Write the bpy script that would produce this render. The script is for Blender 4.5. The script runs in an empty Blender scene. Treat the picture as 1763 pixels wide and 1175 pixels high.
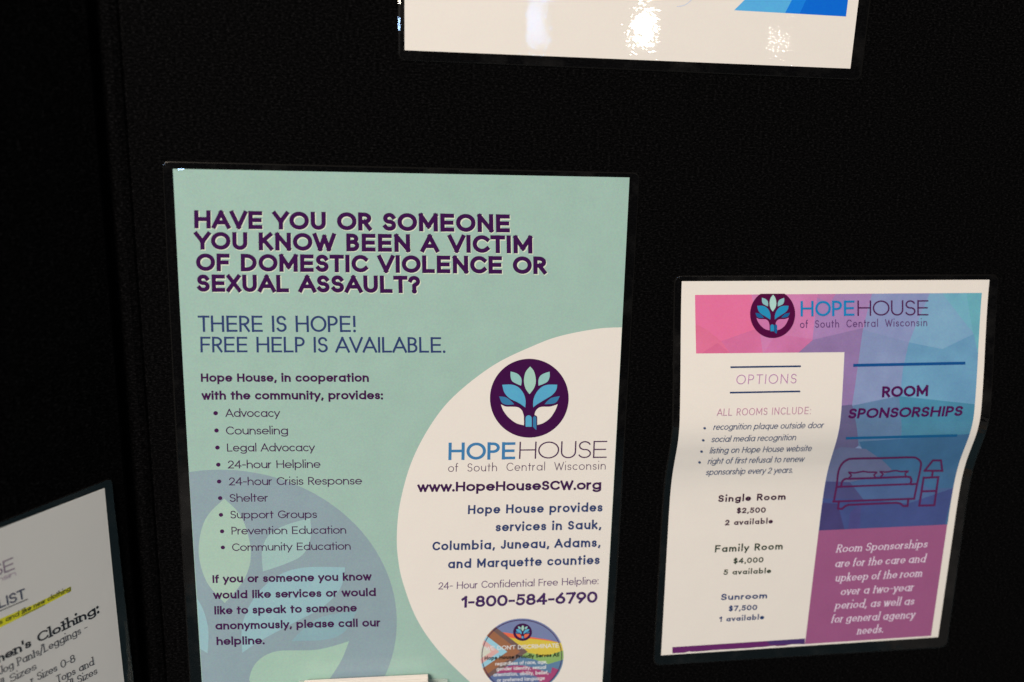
import bpy, bmesh, math, random
import numpy as np
from mathutils import Vector, Matrix
from mathutils.geometry import tessellate_polygon
random.seed(7)
sc = bpy.context.scene
R = math.radians

# ------------------------------------------------------------------ camera
# the survey of the photograph: image centre, vertical and horizontal vanishing points of the board
PW, PH = 1763.0, 1175.0
CX, CY = 881.5, 587.5
VH = np.array([10500.0 - CX, 450.0 - CY]); VV = np.array([706.0 - CX, 7000.0 - CY])
F = math.sqrt(-(VH @ VV))
hh = np.array([VH[0], VH[1], F]); hh /= np.linalg.norm(hh)
vv = np.array([VV[0], VV[1], F]); vv -= hh * (vv @ hh); vv /= np.linalg.norm(vv)
nn = np.cross(hh, vv)
DIST = 0.58                      # camera to board, metres
ZC = 1.35                        # camera height
CAM = np.array([0.0, -DIST, ZC]) # board front is the plane y = 0
def ray(px, py):
    r = np.array([px - CX, py - CY, F])
    return np.array([r @ hh, r @ nn, -(r @ vv)])
cam_d = bpy.data.cameras.new('camera'); cam = bpy.data.objects.new('camera', cam_d)
sc.collection.objects.link(cam); sc.camera = cam
def cv(a): return Vector((a @ hh, a @ nn, -(a @ vv)))
xr, yu, zb = cv(np.array([1, 0, 0])), cv(np.array([0, -1, 0])), cv(np.array([0, 0, -1]))
M = Matrix((xr, yu, zb)).transposed().to_4x4(); M.translation = Vector(CAM)
cam.matrix_world = M
cam_d.sensor_width = 36; cam_d.lens = 36 * F / PW
cam_d.clip_start = 0.01; cam_d.clip_end = 50
cam_d.dof.use_dof = True; cam_d.dof.focus_distance = 0.605; cam_d.dof.aperture_fstop = 4.0

# ------------------------------------------------------------------ world and lamps
w = bpy.data.worlds.new('World'); sc.world = w; w.use_nodes = True
nt = w.node_tree; bg = nt.nodes['Background']
tc = nt.nodes.new('ShaderNodeTexCoord'); sx = nt.nodes.new('ShaderNodeSeparateXYZ')
nt.links.new(tc.outputs['Generated'], sx.inputs[0])
vo = nt.nodes.new('ShaderNodeTexVoronoi'); vo.inputs['Scale'].default_value = 3.2
nt.links.new(tc.outputs['Generated'], vo.inputs['Vector'])
rp = nt.nodes.new('ShaderNodeValToRGB'); rp.color_ramp.interpolation = 'CONSTANT'
e = rp.color_ramp.elements
e[0].position = 0.0; e[0].color = (0.09, 0.15, 0.17, 1)
e[1].position = 0.45; e[1].color = (0.20, 0.165, 0.135, 1)
for p_, c_ in ((0.58, (0.08, 0.125, 0.14, 1)), (0.8, (0.16, 0.15, 0.14, 1))):
    q = e.new(p_); q.color = c_
se = nt.nodes.new('ShaderNodeSeparateColor'); nt.links.new(vo.outputs['Color'], se.inputs[0])
nt.links.new(se.outputs[0], rp.inputs[0])
mr = nt.nodes.new('ShaderNodeMapRange'); nt.links.new(sx.outputs['Z'], mr.inputs[0])
mr.inputs[1].default_value = -0.37; mr.inputs[2].default_value = -0.33
mx = nt.nodes.new('ShaderNodeMix'); mx.data_type = 'RGBA'
nt.links.new(mr.outputs[0], mx.inputs[0]); nt.links.new(rp.outputs[0], mx.inputs[6])
mx.inputs[7].default_value = (0.024, 0.024, 0.027, 1)
nt.links.new(mx.outputs[2], bg.inputs['Color']); bg.inputs['Strength'].default_value = 1.05

def lamp(name, loc, aim, power, col, shape, sx_, sy_=None):
    d = bpy.data.lights.new(name, 'AREA'); d.energy = power; d.color = col; d.shape = shape; d.size = sx_
    if sy_: d.size_y = sy_
    o = bpy.data.objects.new(name, d); sc.collection.objects.link(o); o.location = loc
    o.rotation_euler = (Vector(aim) - Vector(loc)).to_track_quat('-Z', 'Y').to_euler()
    return o
def mirror(px, py, depth):       # where a lamp `depth` metres in front of the board is seen mirrored at that spot
    r = ray(px, py); P0 = CAM + r * (DIST / r[1]); m = r * np.array([1, -1, 1]); m /= -m[1]
    return tuple(P0 + m * depth)
AIM = (0.1, 0, ZC)
lamp('spot_lamp', mirror(1108, 46, 3.4), AIM, 5, (1.0, 0.92, 0.82), 'DISK', 0.075)
lamp('far_spot_lamp', mirror(1342, 76, 3.4), AIM, .10, (1.0, 0.90, 0.78), 'DISK', 0.016)
lamp('window_strip', mirror(926, 22, 3.4), AIM, 0.42, (0.24, 0.50, 1.0), 'RECTANGLE', 0.006, 0.28)
WIN = (-1.75, -2.7, 1.8)
lamp('window_light', WIN, AIM, 8.0, (0.42, 0.64, 1.0), 'RECTANGLE', 0.22, 0.36)
lamp('ceiling_light', (-1.65, -3.15, 3.05), (0.15, 0, ZC), 196, (1.0, 0.85, 0.69), 'RECTANGLE', 1.2, 1.2)
sc.view_settings.view_transform = 'Standard'; sc.view_settings.look = 'None'
sc.view_settings.exposure = 0.0; sc.view_settings.gamma = 1.0

# ------------------------------------------------------------------ colours and materials
def lin(c): return tuple((x / 255 / 12.92) if x <= 10.3 else ((x / 255 + 0.055) / 1.055) ** 2.4 for x in c)
WHITE = (224, 206, 184)          # how the centre poster's white reads in the photograph
PAPER = 0.80
def ink(c, ref=WHITE):           # reflectance of an ink, from how it reads beside the white paper
    a, b = lin(c), lin(ref)
    return tuple(max(0.004, min(0.9, PAPER * x / y)) for x, y in zip(a, b))
MATS = {}
def print_mat(name, col, ripple=1.0, mottle=0.07, rough=0.012):
    if name in MATS: return MATS[name]
    m = bpy.data.materials.new(name); m.use_nodes = True; nt = m.node_tree
    b = nt.nodes['Principled BSDF']
    geo = nt.nodes.new('ShaderNodeNewGeometry')
    # printed grain and faint mottling of the paper
    n1 = nt.nodes.new('ShaderNodeTexNoise'); n1.inputs['Scale'].default_value = 900; n1.inputs['Detail'].default_value = 1.5
    n2 = nt.nodes.new('ShaderNodeTexNoise'); n2.inputs['Scale'].default_value = 55; n2.inputs['Detail'].default_value = 3
    nt.links.new(geo.outputs['Position'], n1.inputs['Vector']); nt.links.new(geo.outputs['Position'], n2.inputs['Vector'])
    mx1 = nt.nodes.new('ShaderNodeMix'); mx1.data_type = 'RGBA'; mx1.blend_type = 'OVERLAY'; mx1.inputs[0].default_value = 0.14
    mx1.inputs[6].default_value = (*col, 1); nt.links.new(n1.outputs['Color'], mx1.inputs[7])
    mx2 = nt.nodes.new('ShaderNodeMix'); mx2.data_type = 'RGBA'; mx2.blend_type = 'OVERLAY'; mx2.inputs[0].default_value = mottle
    nt.links.new(mx1.outputs[2], mx2.inputs[6]); nt.links.new(n2.outputs['Fac'], mx2.inputs[7])
    nt.links.new(mx2.outputs[2], b.inputs['Base Color'])
    b.inputs['Roughness'].default_value = rough
    b.inputs['IOR'].default_value = 1.5
    # ripples of the laminating film over the sheet
    r1 = nt.nodes.new('ShaderNodeTexNoise'); r1.inputs['Scale'].default_value = 340; r1.inputs['Detail'].default_value = 2
    mpp = nt.nodes.new('ShaderNodeMapping'); mpp.inputs['Scale'].default_value = (0.55, 1.0, 1.2); nt.links.new(geo.outputs['Position'], mpp.inputs[0])
    nt.links.new(mpp.outputs[0], r1.inputs['Vector'])
    r2 = nt.nodes.new('ShaderNodeTexNoise'); r2.inputs['Scale'].default_value = 28; r2.inputs['Detail'].default_value = 1
    nt.links.new(geo.outputs['Position'], r2.inputs['Vector'])
    ad = nt.nodes.new('ShaderNodeMath'); ad.operation = 'MULTIPLY_ADD'; ad.inputs[1].default_value = 4.0
    nt.links.new(r2.outputs['Fac'], ad.inputs[0]); nt.links.new(r1.outputs['Fac'], ad.inputs[2])
    bp = nt.nodes.new('ShaderNodeBump'); bp.inputs['Strength'].default_value = 1.0
    bp.inputs['Distance'].default_value = 0.000042 * ripple
    nt.links.new(ad.outputs[0], bp.inputs['Height']); nt.links.new(bp.outputs[0], b.inputs['Normal'])
    MATS[name] = m; return m
def I(name, c, ref=WHITE): return print_mat(name, ink(c, ref))

def film_mat():
    m = bpy.data.materials.new('laminating_film'); m.use_nodes = True; nt = m.node_tree
    for n in list(nt.nodes):
        if n.type != 'OUTPUT_MATERIAL': nt.nodes.remove(n)
    out = [n for n in nt.nodes if n.type == 'OUTPUT_MATERIAL'][0]
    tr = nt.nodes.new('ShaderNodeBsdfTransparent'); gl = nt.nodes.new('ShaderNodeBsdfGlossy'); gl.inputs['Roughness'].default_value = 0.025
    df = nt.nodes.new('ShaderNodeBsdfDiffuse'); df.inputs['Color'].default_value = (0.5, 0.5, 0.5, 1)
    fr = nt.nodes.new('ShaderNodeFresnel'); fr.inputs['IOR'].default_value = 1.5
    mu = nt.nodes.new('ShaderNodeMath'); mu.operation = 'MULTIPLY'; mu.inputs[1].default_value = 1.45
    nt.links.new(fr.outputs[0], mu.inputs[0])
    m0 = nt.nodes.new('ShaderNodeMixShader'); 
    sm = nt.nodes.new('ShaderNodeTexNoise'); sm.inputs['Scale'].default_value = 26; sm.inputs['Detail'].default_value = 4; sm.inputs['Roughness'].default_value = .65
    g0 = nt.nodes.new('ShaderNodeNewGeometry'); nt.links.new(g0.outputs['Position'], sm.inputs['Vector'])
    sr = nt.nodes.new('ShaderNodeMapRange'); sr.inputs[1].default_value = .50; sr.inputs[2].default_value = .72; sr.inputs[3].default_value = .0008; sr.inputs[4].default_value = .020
    nt.links.new(sm.outputs['Fac'], sr.inputs[0]); nt.links.new(sr.outputs[0], m0.inputs[0])   # random pale haze painted in for the room's reflections in the film
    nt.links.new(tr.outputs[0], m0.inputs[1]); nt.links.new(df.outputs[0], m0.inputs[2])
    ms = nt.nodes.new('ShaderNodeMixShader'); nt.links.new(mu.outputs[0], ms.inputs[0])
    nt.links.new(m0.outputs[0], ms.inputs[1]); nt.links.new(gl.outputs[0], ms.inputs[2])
    geo = nt.nodes.new('ShaderNodeNewGeometry')
    r2 = nt.nodes.new('ShaderNodeTexNoise'); r2.inputs['Scale'].default_value = 45; r2.inputs['Detail'].default_value = 2
    nt.links.new(geo.outputs['Position'], r2.inputs['Vector'])
    bp = nt.nodes.new('ShaderNodeBump'); bp.inputs['Distance'].default_value = 0.00012
    nt.links.new(r2.outputs['Fac'], bp.inputs['Height']); nt.links.new(bp.outputs[0], gl.inputs['Normal'])
    nt.links.new(ms.outputs[0], out.inputs[0]); return m
def plain(name, col, rough=0.4, spec=0.5):
    m = bpy.data.materials.new(name); m.use_nodes = True; b = m.node_tree.nodes['Principled BSDF']
    b.inputs['Base Color'].default_value = (*col, 1); b.inputs['Roughness'].default_value = rough
    b.inputs['Specular IOR Level'].default_value = spec; return m
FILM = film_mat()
FILM_EDGE = plain('film_edge', (0.012, 0.012, 0.012), 0.18)
FILM_EDGE.node_tree.nodes['Principled BSDF'].inputs['Alpha'].default_value = 0.5
def fabric():
    m = bpy.data.materials.new('black_loop_fabric'); m.use_nodes = True; nt = m.node_tree
    b = nt.nodes['Principled BSDF']; b.inputs['Roughness'].default_value = 1.0; b.inputs['Specular IOR Level'].default_value = 0.0
    geo = nt.nodes.new('ShaderNodeNewGeometry')
    mp = nt.nodes.new('ShaderNodeMapping'); mp.inputs['Scale'].default_value = (1.0, 1.0, 1.9)
    nt.links.new(geo.outputs['Position'], mp.inputs[0])
    n = nt.nodes.new('ShaderNodeTexNoise'); n.inputs['Scale'].default_value = 520; n.inputs['Detail'].default_value = 3; n.inputs['Roughness'].default_value = 0.75
    nt.links.new(mp.outputs[0], n.inputs['Vector'])
    r = nt.nodes.new('ShaderNodeValToRGB'); el = r.color_ramp.elements
    el[0].position = 0.40; el[0].color = (0.0010, 0.0010, 0.0011, 1)
    el[1].position = 0.78; el[1].color = (0.0160, 0.0163, 0.0180, 1)
    q = el.new(0.56); q.color = (0.0036, 0.0037, 0.0042, 1)
    nt.links.new(n.outputs['Fac'], r.inputs[0]); nt.links.new(r.outputs[0], b.inputs['Base Color'])
    bp = nt.nodes.new('ShaderNodeBump'); bp.inputs['Distance'].default_value = 0.0006
    nt.links.new(n.outputs['Fac'], bp.inputs['Height']); nt.links.new(bp.outputs[0], b.inputs['Normal'])
    return m
FABRIC = fabric()

# ------------------------------------------------------------------ scene objects
def thing(name, label, cat, loc, group=None):
    o = bpy.data.objects.new(name, None); sc.collection.objects.link(o)
    o.location = loc; o['label'] = label; o['category'] = cat; o.empty_display_size = 0.05
    if group: o['group'] = group
    return o
def link(name, me, parent, label=None):
    o = bpy.data.objects.new(name, me); sc.collection.objects.link(o)
    if parent:
        o.parent = parent
        p = parent; off = Vector((0, 0, 0))
        while p: off += p.location; p = p.parent
        o.location = -off
    if label: o['label'] = label
    return o

# ------------------------------------------------------------------ the surfaces that carry print
# A surface turns a spot measured in the photograph into the point of the real sheet seen there.
class Flat:
    """sheet lying on a vertical plane through point O with outward unit normal N"""
    rows = None
    def __init__(s, O, N): s.O = np.array(O, float); s.N = np.array(N, float)
    def at(s, px, py, lift=0.0):
        r = ray(px, py); t = ((s.O + s.N * lift - CAM) @ s.N) / (r @ s.N)
        return CAM + r * t
class Wavy(Flat):
    """the same with a swell in it that runs across the sheet"""
    rows = 4.0
    def __init__(s, O, N, prof):
        super().__init__(O, N)
        pl = Flat(O, N)
        s.z = np.array([pl.at(1420, y)[2] for y, a in prof]); s.a = np.array([a for y, a in prof]) * DIST
    def swell(s, z):
        zs = s.z[::-1]; a = s.a[::-1]
        i = int(np.clip(np.searchsorted(zs, z) - 1, 0, len(zs) - 2))
        def m(k):
            if k <= 0 or k >= len(zs) - 1: return 0.0
            return (a[k + 1] - a[k - 1]) / (zs[k + 1] - zs[k - 1])
        hs = zs[i + 1] - zs[i]; t = min(1, max(0, (z - zs[i]) / hs))
        return ((2*t**3 - 3*t*t + 1) * a[i] + (t**3 - 2*t*t + t) * hs * m(i) + (-2*t**3 + 3*t*t) * a[i + 1] + (t**3 - t*t) * hs * m(i + 1))
    def at(s, px, py, lift=0.0):
        l = lift
        for k in range(9):
            p = super().at(px, py, l); l = lift + s.swell(p[2])
        return super().at(px, py, l)
    def unroll(s, px, py):       # where that spot of the sheet would be seen if the sheet lay flat
        return px, py

BOARD = Flat((0, 0, ZC), (0, -1, 0))
HX = 182.0, 100.0                # the hinge, as seen
hp = BOARD.at(*HX)
# wing panel: its horizontals run to the vanishing point (1870, 165)
dw = ray(1870, 165); dw[2] = 0; dw /= np.linalg.norm(dw)
WN = np.array([dw[1], -dw[0], 0])
WING = Flat((hp[0], 0, ZC), WN)
WAVE = Wavy((0, 0, ZC), (0, -1, 0), [(440, 0), (481, 0.0), (530, 0.0030), (580, 0.0075), (640, 0.0135), (695, 0.0182),
        (722, 0.0190), (748, 0.0163), (775, 0.0106), (800, 0.0054), (830, 0.0018), (866, 0.0003), (905, 0), (1127, 0), (1200, 0)])

PZ = 0.0013                      # face of the paper above the board
class Drawing:
    """one printed element: flat ink laid on its sheet"""
    def __init__(s, surf, lift): s.S = surf; s.l = lift; s.v = []; s.f = []; s.mi = []; s.mats = []; s.k = 0
    def slot(s, m):
        if m not in s.mats: s.mats.append(m)
        return s.mats.index(m)
    def raise_(s): s.k = (s.k + 1) % 12; return s.l + s.k * 2.2e-6
    def poly(s, pts, m):
        """filled outline (photo measure), cut into rows where the sheet swells"""
        if len(pts) < 3: return
        s.l += 7e-6 if s.S.rows else 3e-6; l = s.l
        bm = bmesh.new(); vs = [bm.verts.new((x, y, 0)) for x, y in pts]
        try: bm.faces.new(vs)
        except ValueError: bm.free(); return
        bmesh.ops.triangulate(bm, faces=bm.faces[:])
        if s.S.rows:
            y0 = min(p[1] for p in pts); y1 = max(p[1] for p in pts); y = math.floor(y0 / s.S.rows) * s.S.rows + s.S.rows
            while y < y1:
                bmesh.ops.bisect_plane(bm, geom=bm.verts[:] + bm.edges[:] + bm.faces[:], plane_co=(0, y, 0), plane_no=(0, 1, 0))
                y += s.S.rows
        bm.verts.index_update(); b = len(s.v); i = s.slot(m)
        for v in bm.verts: s.v.append(s.S.at(v.co.x, v.co.y, l))
        for f in bm.faces:
            f.normal_update()
            ix = [b + v.index for v in f.verts]
            s.f.append(ix[::-1] if f.normal.z > 0 else ix); s.mi.append(i)
        bm.free()
    def cut(s, pts, region, m):
        """an outline clipped to a convex region, whatever its own shape"""
        base = s.l
        for t in tessellate_polygon([[Vector((x, y, 0)) for x, y in pts]]):
            s.l = base; s.poly(clip([pts[i] for i in t], region), m)
        s.l = base + (7e-6 if s.S.rows else 3e-6)
    def band(s, line, wd, m, closed=False, tf=None, sq=True):
        """a stroke of width wd along a line; tf maps drawing units to photo measure"""
        l = s.raise_(); P = [np.array(p, float) for p in line]
        Q = [P[0]]
        for p in P[1:]:
            if np.linalg.norm(p - Q[-1]) > 1e-5: Q.append(p)
        if closed and np.linalg.norm(Q[0] - Q[-1]) < 1e-4: Q.pop()
        n = len(Q)
        if n < 2: return
        if sq and not closed:
            a = Q[0] - Q[1]; Q[0] = Q[0] + a / np.linalg.norm(a) * wd / 2
            a = Q[-1] - Q[-2]; Q[-1] = Q[-1] + a / np.linalg.norm(a) * wd / 2
        L_, R_ = [], []
        for i in range(n):
            if closed: a, c = Q[i - 1], Q[(i + 1) % n]
            else: a, c = Q[max(i - 1, 0)], Q[min(i + 1, n - 1)]
            d1 = Q[i] - a; d2 = c - Q[i]
            if np.linalg.norm(d1) < 1e-9: d1 = d2
            if np.linalg.norm(d2) < 1e-9: d2 = d1
            d1 = d1 / np.linalg.norm(d1); d2 = d2 / np.linalg.norm(d2)
            t = d1 + d2; t = t / max(1e-6, np.linalg.norm(t)); nv = np.array([-t[1], t[0]])
            k = min(1.6, 1 / max(0.3, abs(nv @ np.array([-d1[1], d1[0]]))))
            wl = wd
            if tf is not None and tf.contrast < 1: wl = wd * (tf.contrast + (1 - tf.contrast) * abs(t[1]))
            L_.append(Q[i] + nv * wl / 2 * k); R_.append(Q[i] - nv * wl / 2 * k)
        g = tf if tf is not None else (lambda p: p)
        b = len(s.v); mi = s.slot(m)
        for a, c in zip(L_, R_):
            s.v.append(s.S.at(*g(a), l)); s.v.append(s.S.at(*g(c), l))
        for i in range(n if closed else n - 1):
            j = (i + 1) % n
            s.f.append([b + 2*i, b + 2*i + 1, b + 2*j + 1, b + 2*j]); s.mi.append(mi)
    def build(s, name, parent, label=None):
        me = bpy.data.meshes.new(name); me.from_pydata([tuple(p) for p in s.v], [], s.f)
        for m in s.mats: me.materials.append(m)
        # every face looks out of the sheet
        n0 = s.S.N; fl = []
        co = s.v
        for f in s.f:
            a, b_, c = (np.array(co[f[0]]), np.array(co[f[1]]), np.array(co[f[2]]))
            fl.append(np.cross(b_ - a, c - a) @ n0 < 0)
        me.polygons.foreach_set('material_index', s.mi)
        bm = bmesh.new(); bm.from_mesh(me); bm.faces.ensure_lookup_table()
        bmesh.ops.reverse_faces(bm, faces=[bm.faces[i] for i, x in enumerate(fl) if x])
        bm.to_mesh(me); bm.free(); me.update()
        return link(name, me, parent, label)

def ell(cx, cy, rx, ry, n=72): return [(cx + rx * math.cos(2*math.pi*i/n), cy + ry * math.sin(2*math.pi*i/n)) for i in range(n)]
def clip(poly, region):          # Sutherland-Hodgman against a convex outline
    c = np.mean(region, axis=0); out = list(poly)
    for i in range(len(region)):
        a = np.array(region[i], float); b = np.array(region[(i + 1) % len(region)], float); d = b - a
        sd = np.sign(d[0] * (c - a)[1] - d[1] * (c - a)[0])
        f = lambda p: sd * (d[0] * (p[1] - a[1]) - d[1] * (p[0] - a[0]))
        res = []
        for j in range(len(out)):
            p, q = out[j - 1], out[j]; fp, fq = f(p), f(q)
            if (fp >= 0) != (fq >= 0):
                t = fp / (fp - fq); res.append((p[0] + (q[0] - p[0]) * t, p[1] + (q[1] - p[1]) * t))
            if fq >= 0: res.append(tuple(q))
        out = res
        if not out: return []
    return out
def smooth(pts, n=8, closed=False):
    o = []; m = len(pts)
    rng = range(m) if closed else range(m - 1)
    g = (lambda i: np.array(pts[i % m], float)) if closed else (lambda i: np.array(pts[max(0, min(m - 1, i))], float))
    for i in rng:
        a, b, c, d = g(i - 1), g(i), g(i + 1), g(i + 2)
        for k in range(n):
            t = k / n; o.append(tuple(0.5 * (2*b + (c - a)*t + (2*a - 5*b + 4*c - d)*t*t + (3*b - a - 3*c + d)*t**3)))
    if not closed: o.append(tuple(pts[-1]))
    return o

# ------------------------------------------------------------------ lettering: a geometric sans drawn with a pen
def arc(cx, cy, rx, ry, a0, a1, n=None):
    n = n or max(4, int(abs(a1 - a0) / 17))
    return [(cx + rx * math.cos(R(a0 + (a1 - a0) * i / n)), cy + ry * math.sin(R(a0 + (a1 - a0) * i / n))) for i in range(n + 1)]
O_ = arc(.5, .5, .5, .5, 0, 360, 26)
SS = arc(.5, .75, .43, .25, 22, 270) + arc(.5, .255, .47, .255, 90, -155)[1:]
CAP = {
 'A': (.82, -.06, [[(0, 0), (.5, 1)], [(.5, 1), (1, 0)], [(.2, .3), (.8, .3)]]),
 'B': (.50, .05, [[(0, 0), (0, 1)], [(0, 1), (.45, 1)] + arc(.45, .765, .45, .235, 90, -90)[1:] + [(0, .53)], [(0, .53), (.5, .53)] + arc(.5, .265, .5, .265, 90, -90)[1:] + [(0, 0)]]),
 'C': (.74, .0, [arc(.56, .5, .56, .5, 42, 318)]),
 'D': (.70, .05, [[(0, 0), (0, 1)], [(0, 1), (.32, 1)] + arc(.32, .5, .68, .5, 90, -90)[1:] + [(0, 0)]]),
 'E': (.55, .05, [[(0, 0), (0, 1)], [(0, 1), (1, 1)], [(0, .5), (.93, .5)], [(0, 0), (1, 0)]]),
 'F': (.52, .03, [[(0, 0), (0, 1)], [(0, 1), (1, 1)], [(0, .5), (.9, .5)]]),
 'G': (.82, .0, [arc(.52, .5, .52, .5, 45, 345), [(1, .42), (.58, .42)]]),
 'H': (.70, .06, [[(0, 0), (0, 1)], [(1, 0), (1, 1)], [(0, .52), (1, .52)]]),
 'I': (0, .06, [[(0, 0), (0, 1)]]),
 'J': (.40, .02, [[(1, 1), (1, .3)] + arc(.5, .3, .5, .3, 0, -150)[1:]]),
 'K': (.58, .02, [[(0, 0), (0, 1)], [(.93, 1), (.02, .42)], [(.3, .6), (1, 0)]]),
 'L': (.50, .02, [[(0, 0), (0, 1)], [(0, 0), (1, 0)]]),
 'M': (.84, .05, [[(0, 0), (0, 1)], [(0, 1), (.5, .22)], [(.5, .22), (1, 1)], [(1, 1), (1, 0)]]),
 'N': (.66, .06, [[(0, 0), (0, 1)], [(0, 1), (1, 0)], [(1, 0), (1, 1)]]),
 'O': (.88, .0, [O_]),
 'P': (.50, .03, [[(0, 0), (0, 1)], [(0, 1), (.45, 1)] + arc(.45, .725, .55, .275, 90, -90)[1:] + [(0, .45)]]),
 'Q': (.96, .0, [O_, [(.6, .25), (1, 0)]]),
 'R': (.53, .03, [[(0, 0), (0, 1)], [(0, 1), (.42, 1)] + arc(.42, .735, .55, .265, 90, -90)[1:] + [(0, .47)], [(.45, .47), (1, 0)]]),
 'S': (.55, .0, [SS]),
 'T': (.60, -.03, [[(0, 1), (1, 1)], [(.5, 1), (.5, 0)]]),
 'U': (.62, .05, [[(0, 1), (0, .36)] + arc(.5, .36, .5, .36, 180, 360)[1:] + [(1, 1)]]),
 'V': (.76, -.06, [[(0, 1), (.5, 0)], [(.5, 0), (1, 1)]]),
 'W': (1.08, -.05, [[(0, 1), (.27, 0)], [(.27, 0), (.5, .88)], [(.5, .88), (.73, 0)], [(.73, 0), (1, 1)]]),
 'X': (.64, -.04, [[(0, 0), (.95, 1)], [(.05, 1), (1, 0)]]),
 'Y': (.70, -.06, [[(0, 1), (.5, .42)], [(1, 1), (.5, .42)], [(.5, .42), (.5, 0)]]),
 'Z': (.58, -.02, [[(0, 1), (1, 1)], [(1, 1), (0, 0)], [(0, 0), (1, 0)]]),
 '0': (.62, .0, [O_]), '1': (.24, .03, [[(1, 0), (1, 1)], [(1, 1), (0, .78)]]),
 '2': (.54, .0, [arc(.5, .70, .47, .30, 165, -28) + [(0, 0)], [(0, 0), (1, 0)]]),
 '3': (.52, .0, [arc(.46, .76, .42, .24, 150, -90), arc(.46, .27, .5, .27, 90, -150)]),
 '4': (.64, .0, [[(.74, 0), (.74, 1)], [(.74, 1), (0, .28)], [(0, .28), (1, .28)]]),
 '5': (.54, .0, [[(.92, 1), (.22, 1)], [(.22, 1), (.1, .55)] + arc(.46, .33, .52, .33, 120, -150)]),
 '6': (.58, .0, [arc(.5, .32, .5, .32, 0, 360, 20), [(.04, .42), (.68, 1)]]),
 '7': (.56, -.02, [[(0, 1), (1, 1)], [(1, 1), (.35, 0)]]),
 '8': (.56, .0, [arc(.5, .76, .4, .24, 0, 360, 20), arc(.5, .27, .5, .27, 0, 360, 20)]),
 '9': (.58, .0, [arc(.5, .68, .5, .32, 0, 360, 20), [(.96, .58), (.32, 0)]]),
 '$': (.54, .0, [SS, [(.5, 1.1), (.5, -.1)]]),
 '-': (.30, .02, [[(0, .42), (1, .42)]]), '/': (.40, -.02, [[(0, -.15), (1, 1.1)]]),
 '?': (.46, .0, [arc(.5, .74, .5, .26, 165, -60) + [(.5, .42), (.5, .3)], ('dot', .5, 0)]),
 '!': (0, .08, [[(0, 1), (0, .36)], ('dot', 0, 0)]),
 '.': (0, .02, [('dot', 0, 0)]), ':': (0, .04, [('dot', 0, 0), ('dot', 0, .62)]),
 ',': (.06, .02, [[(1, .02), (0, -.18)]]), "'": (0, .0, [[(0, 1), (0, .76)]]),
}
LOW = {   # y: 0 base line, 1 x-height, 2 ascender, -1 descender; width as a share of the x-height
 'a': (.94, .04, [O_, [(1, 1), (1, 0)]]), 'b': (.94, .04, [[(0, 0), (0, 2)], O_]),
 'c': (.80, .0, [arc(.55, .5, .55, .5, 46, 314)]), 'd': (.94, .04, [O_, [(1, 0), (1, 2)]]),
 'e': (.92, .0, [[(0, .5), (1, .5)], arc(.5, .5, .5, .5, 0, 312)]),
 'f': (.42, -.02, [[(.35, 0), (.35, 1.6)] + arc(.85, 1.55, .5, .45, 180, 85)[1:], [(0, 1), (.95, 1)]]),
 'g': (.94, .04, [O_, [(1, 1), (1, -.3)] + arc(.5, -.35, .5, .65, 0, -150)[1:]]),
 'h': (.78, .04, [[(0, 0), (0, 2)], [(0, .5)] + arc(.5, .5, .5, .5, 180, 0)[1:] + [(1, 0)]]),
 'i': (0, .05, [[(0, 0), (0, 1)], ('dot', 0, 1.95)]), 'j': (.2, .03, [[(1, 1), (1, -.6), (0, -1)], ('dot', 1, 1.95)]),
 'k': (.70, .01, [[(0, 0), (0, 2)], [(.9, 1), (.03, .38)], [(.32, .6), (1, 0)]]), 'l': (0, .05, [[(0, 0), (0, 2)]]),
 'm': (1.36, .04, [[(0, 0), (0, 1)], [(0, .5)] + arc(.25, .5, .25, .5, 180, 0)[1:] + [(.5, 0)], [(.5, .5)] + arc(.75, .5, .25, .5, 180, 0)[1:] + [(1, 0)]]),
 'n': (.78, .04, [[(0, 0), (0, 1)], [(0, .5)] + arc(.5, .5, .5, .5, 180, 0)[1:] + [(1, 0)]]),
 'o': (.96, .0, [O_]), 'p': (.94, .04, [[(0, -1), (0, 1)], O_]), 'q': (.94, .04, [O_, [(1, 1), (1, -1)]]),
 'r': (.40, -.01, [[(0, 0), (0, 1)], [(0, .45)] + arc(.85, .45, .85, .55, 180, 88)[1:]]),
 's': (.62, .0, [SS]), 't': (.46, -.01, [[(.45, 0), (.45, 1.65)], [(0, 1), (1, 1)]]),
 'u': (.78, .04, [[(0, 1), (0, .5)] + arc(.5, .5, .5, .5, 180, 360)[1:] + [(1, 1)], [(1, 1), (1, 0)]]),
 'v': (.82, -.05, [[(0, 1), (.5, 0)], [(.5, 0), (1, 1)]]),
 'w': (1.30, -.04, [[(0, 1), (.27, 0)], [(.27, 0), (.5, 1)], [(.5, 1), (.73, 0)], [(.73, 0), (1, 1)]]),
 'x': (.78, -.04, [[(0, 0), (.96, 1)], [(.04, 1), (1, 0)]]), 'y': (.84, -.05, [[(0, 1), (.5, 0)], [(1, 1), (.24, -1)]]),
 'z': (.70, -.01, [[(0, 1), (1, 1)], [(1, 1), (0, 0)], [(0, 0), (1, 0)]]),
}
class TF:
    def __init__(s, A, dx, up, contrast=1.0): s.A = np.array(A, float); s.dx = np.array(dx, float); s.up = np.array(up, float); s.contrast = contrast
    def __call__(s, p): return tuple(s.A + s.dx * p[0] + s.up * p[1])
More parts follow.
